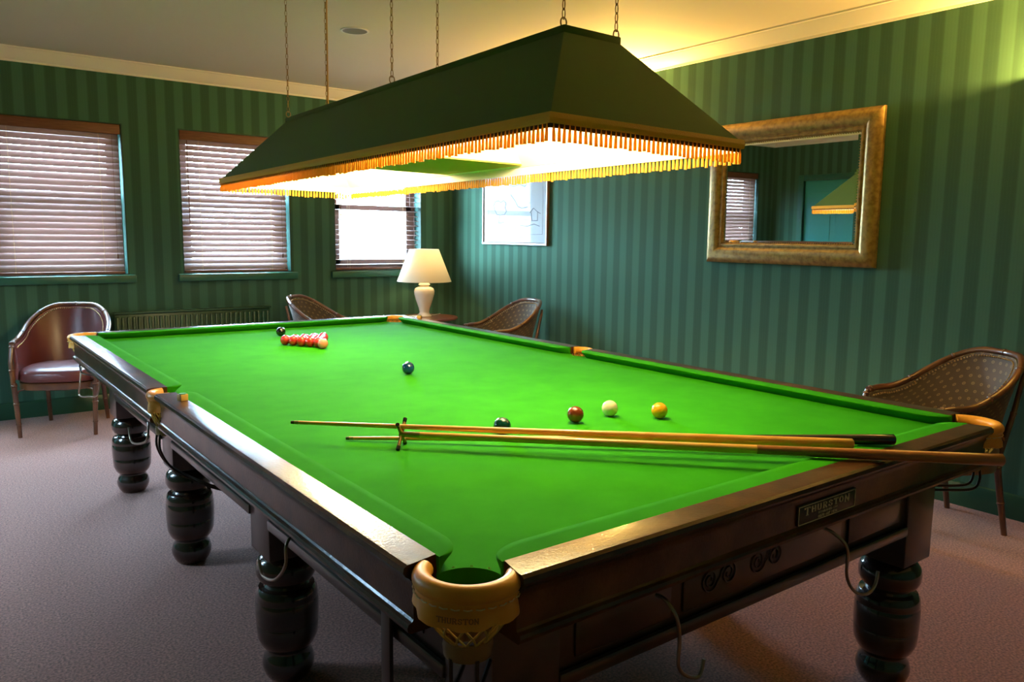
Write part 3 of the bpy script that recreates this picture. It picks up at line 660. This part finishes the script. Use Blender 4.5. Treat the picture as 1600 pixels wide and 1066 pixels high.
pw, ph = .985, .72
pc = thing('framed_drawing', 'framed pale line drawing on the wall above the corner chair', 'picture', (RX-.003, 2.937, BED+.500))
rect_frame(pw, ph, [(0,0),(0,.018),(.004,.024),(.020,.022),(.026,.014),(.026,0)]).build('frame', MAT['pframe'], pc, smooth=30, loc=(0,0,ph/2))
MB().box(-.012,-.004,-pw/2+.02,pw/2-.02,.02,ph-.02).build('glazed_sheet', MAT['paper'], pc, smooth=0)
ln = MB()
def pl_(pts, w=.0026):
    for (ay, az), (by, bz) in zip(pts[:-1], pts[1:]): ln.tube([(-.0123, ay, az), (-.0123, by, bz)], w, 4)
pl_([(.40,.10),(.40,.66),(-.42,.66),(-.42,.10),(.40,.10)], .0012)
pl_([(.30,.33),(.31,.37),(.29,.40),(.24,.41),(.20,.39),(.16,.41),(.12,.385),(.13,.34),(.11,.31),(.14,.28),(.21,.275),(.26,.28),(.30,.33)])
pl_([(.22,.27),(.23,.20),(.15,.21)]); pl_([(.05,.46),(-.02,.40),(-.06,.35),(-.12,.33),(-.2,.34)]); pl_([(-.24,.29),(-.29,.33),(-.34,.30),(-.39,.28)])
pl_([(.06,.54),(.0,.53),(-.08,.55),(-.16,.52),(-.2,.56)]); pl_([(-.26,.29),(-.27,.22),(-.35,.22),(-.35,.30)]); pl_([(-.10,.18),(-.2,.17),(-.3,.19),(-.38,.17)])
ln.build('pencil_lines', MAT['pencil'], pc, smooth=0)

# ------------------------------------------------------------------ tub chairs (face -y locally)
def uvmesh(rows, us, vs, name, mat, parent, solid):
    me = bpy.data.meshes.new(name); nR, nC = len(rows), len(rows[0])
    verts = [tuple(p) for r in rows for p in r]; faces = []; uvs = []
    for i in range(nR-1):
        for j in range(nC-1):
            ids = ((i,j),(i,j+1),(i+1,j+1),(i+1,j)); faces.append(tuple(a*nC+b for a, b in ids)); uvs += [(us[b], vs[a]) for a, b in ids]
    me.from_pydata(verts, [], faces); ul = me.uv_layers.new(name='UVMap')
    for k, uv in enumerate(uvs): ul.data[k].uv = uv
    bm = bmesh.new(); bm.from_mesh(me); bmesh.ops.solidify(bm, geom=bm.faces[:], thickness=solid); bm.to_mesh(me); bm.free()
    me.shade_smooth(); me.set_sharp_from_angle(angle=math.radians(50)); return link(name, me, mat, parent)
def bamboo(mb, path, r, nodes, n=12):
    P = [Vector(p) for p in path]; L = [0]
    for a, b in zip(P[:-1], P[1:]): L.append(L[-1]+(b-a).length)
    rr0 = r if isinstance(r, (list, tuple)) else [r]*len(P)
    mb.tube(P, rr0, n)
    for t in nodes:
        s = t*L[-1]
        for i in range(len(P)-1):
            if L[i] <= s <= L[i+1]:
                f = (s-L[i])/(L[i+1]-L[i]); p = P[i].lerp(P[i+1], f); d = (P[i+1]-P[i]).normalized(); rr = rr0[i]+(rr0[i+1]-rr0[i])*f
                mb.tube([p-d*.007, p-d*.003, p+d*.003, p+d*.007], [rr*.98, rr*1.20, rr*1.20, rr*.98], n); break
def chair(label, loc, rz, fabric, seatmat):
    c = thing('tub_chair', label, 'chair', loc, rz, 'tub chairs')
    N = 48
    def plan(s):                                # s in -1..1 along the rail, 0 at the back
        a = abs(s); sg = 1 if s >= 0 else -1
        if a < .62: th = a/.62*PI/2; return Vector((sg*.275*math.sin(th), .03+.255*math.cos(th), 0))
        t = (a-.62)/.38; return Vector((sg*(.275+.012*math.sin(PI*t)-.012*t), .03-.255*t, 0))
    def hgt(s): a = abs(s); return .865 - .215*sstep((a-.14)/.70) - .012*max(0,(a-.9)/.1)
    S_ = [-1+2*k/N for k in range(N+1)]
    lean = lambda z: .085*max(0, z-.42)/.445
    top = [plan(s)+Vector((0,lean(hgt(s)),hgt(s))) for s in S_]
    mb = MB(); bamboo(mb, top, [.0165 if abs(s) < .97 else .0185 for s in S_], (.012,.17,.33,.5,.67,.83,.988)); mb.build('top_rail', MAT['bamboo'], c, smooth=60)
    us = [0]
    for a, b in zip(top[:-1], top[1:]): us.append(us[-1]+(b.xy-a.xy).length)
    rows, vs = [], []; NV = 8
    for i in range(NV+1):
        t = i/NV; row = []
        for s in S_:
            p = plan(s); z = .40+(hgt(s)-.012-.40)*t; ins = .018+.020*(1-t)+.012*math.sin(PI*t)
            row.append(Vector((p.x*(1-ins/.275), (.03+(p.y-.03)*(1-ins/.275) if p.y > .03 else p.y)+lean(z), z)))
        rows.append(row); vs.append(.46*t)
    uvmesh(rows, us, vs, 'backrest', fabric, c, .024)
    nb_ = MB()
    for k in range(2*N+1):
        s = -.97+1.94*k/(2*N); p = plan(s)*(1-.034/.275); p.y = plan(s).y-.02 if abs(s) < .62 else plan(s).y
        q = Vector((p.x, p.y+lean(hgt(s)-.026), hgt(s)-.026)); nb_.loft([[q+Vector((r*math.cos(2*PI*j/5), r*math.sin(2*PI*j/5), zz)) for j in range(5)] for r, zz in ((.0015,-.0045),(.0042,-.002),(.0042,.002),(.0015,.0045))])
    tag(nb_.build('nail_trim', MAT['nail'], c, smooth=60), kind='stuff')
    # seat
    def seat_outline(k, n, sc): 
        a = 2*PI*k/n; x = math.cos(a); y = math.sin(a); e = 2/3.2
        return Vector((math.copysign(abs(x)**e, x)*.262*sc, -.005+math.copysign(abs(y)**e, y)*(.255 if y > 0 else .262)*sc, 0))
    n = 40
    prof = [(.93,.375),(1,.385),(1.0,.43),(.975,.448),(.90,.462),(.7,.474),(.4,.480),(.05,.482)]
    MB().loft([[seat_outline(k,n,sc)+Vector((0,0,z)) for k in range(n)] for sc, z in prof]).build('seat', seatmat, c, smooth=60)
    MB().loft([[seat_outline(k,n,sc)+Vector((0,0,z)) for k in range(n)] for sc, z in ((.95,.325),(.985,.33),(.99,.345),(.985,.372),(.95,.376))]).build('seat_frame', MAT['bamboo'], c, smooth=40)
    for sx in (-1, 1):
        mb = MB(); e = top[-1] if sx > 0 else top[0]
        bamboo(mb, [(sx*.235,-.232,0),(sx*.243,-.232,.2),(sx*.252,-.232,.38)], [.0135,.0165,.018], (.25,.62,.95)); mb.build('leg', MAT['bamboo'], c, smooth=60)
        mb = MB(); bamboo(mb, [(sx*.255,-.232,.37),(sx*.262,-.230,.52),(e.x,e.y,e.z)], .0155, (.35,.93)); mb.build('arm_post', MAT['bamboo'], c, smooth=60)
        mb = MB(); bamboo(mb, [(sx*.195,.285,0),(sx*.190,.245,.2),(sx*.185,.215,.37),(sx*.180,.235+.050,.60),(sx*.172,.252+.080,.80)], [.0135,.016,.017,.013,.011], (.2,.42,.75)); mb.build('leg', MAT['bamboo'], c, smooth=60)
        mb = MB(); mb.tube([(sx*.246,-.228,.28),(sx*.225,-.228,.325),(sx*.19,-.228,.335)], .006, 8); mb.build('corner_brace', MAT['bamboo'], c, smooth=60)
    return c
chair('maroon leather tub chair with bamboo frame below the leftmost window', (-.84, 3.46, 0), math.atan2(-.92,-.39)+PI/2, MAT['maroon'], MAT['maroon'])
chair('patterned tub chair between the windows and the far end of the table', (1.20, 3.46, 0), math.atan2(-.73,.68)+PI/2, MAT['dots'], MAT['dots'])
chair('patterned tub chair by the mirror wall under the framed drawing', (2.24, 2.45, 0), math.atan2(.12,-.99)+PI/2, MAT['dots'], MAT['dots'])
chair('patterned tub chair by the near right pocket of the table', (2.325, -1.095, 0), math.atan2(.461,-.887)+PI/2, MAT['dots'], MAT['dots'])

# ------------------------------------------------------------------ side table, lamp, dish
TX, TY, TZ = 2.235, 3.58, .64
t = thing('side_table', 'round reddish wooden side table in the corner', 'table', (TX, TY, 0))
MB().lathe([(.02,TZ-.026),(.272,TZ-.026),(.288,TZ-.018),(.290,TZ-.008),(.284,TZ),(.02,TZ)], 56).build('table_top', MAT['tabletop'], t, smooth=35)
MB().lathe([(.05,.14),(.042,.18),(.026,.26),(.034,.36),(.024,.46),(.03,.58),(.06,TZ-.027)], 24).build('pedestal', MAT['tabletop'], t, smooth=40)
for k in range(3):
    a = 2*PI*k/3+.5; MB().tube(smooth_path([(.02*math.cos(a),.02*math.sin(a),.18),(.12*math.cos(a),.12*math.sin(a),.13),(.21*math.cos(a),.21*math.sin(a),.05),(.25*math.cos(a),.25*math.sin(a),.016)]), .016, 10).build('foot', MAT['tabletop'], t)
l = thing('table_lamp', 'cream ceramic table lamp with a pale cone shade', 'lamp', (TX-.025, TY+.02, TZ))
MB().lathe([(.070,0),(.074,.006),(.070,.016),(.052,.028),(.046,.045),(.056,.085),(.082,.16),(.096,.215),(.098,.245),(.088,.27),(.062,.283),(.045,.288),(.045,.296),(.056,.302),(.052,.314),(.020,.330),(.012,.345)], 40).build('body', MAT['ceramic'], l, smooth=50)
MB().loft([[(r*math.cos(2*PI*k/48), r*math.sin(2*PI*k/48), z) for k in range(48)] for r, z in ((.258,.335),(.138,.640))], cap=False).build('shade', MAT['shade'], l, smooth=60, solid=.002)
MB().lathe([(.012,.40),(.016,.42),(.028,.45),(.030,.475),(.020,.50),(.002,.507)], 18).build('bulb', MAT['bulb'], l, smooth=60)
ld = bpy.data.lights.new('table_lamp_light', 'POINT'); ld.energy = 5.0; ld.color = (1.0, .72, .36); ld.shadow_soft_size = .03
lo = bpy.data.objects.new('table_lamp_light', ld); COL.objects.link(lo); lo.parent = l; lo.location = (0, 0, .53)
MB().tube([(0,0,.34),(0,0,.41)], .005).tube([(0,0,.345),(.045,0,.38),(.045,0,.56),(0,0,.62)], .0022).tube([(-.137,0,.62),(.137,0,.62)], .0025).tube([(0,-.137,.62),(0,.137,.62)], .0025).build('shade_carrier', MAT['brass'], l)
MB().tube(smooth_path([(.06,.02,.012),(.12,.03,.006),(.2,.08,.006),(.25,.12,.004),(.262,.14,.003)]), .003, 7).build('cord', MAT['socket'], l)
MB().lathe([(.035,0),(.060,.005),(.076,.018),(.073,.020),(.055,.009),(.008,.006)], 36).build('ash_dish', MAT['white'], None, loc=(TX-.185, TY-.07, TZ))
tag(bpy.data.objects['ash_dish'], 'shallow white dish beside the lamp foot', 'dish')
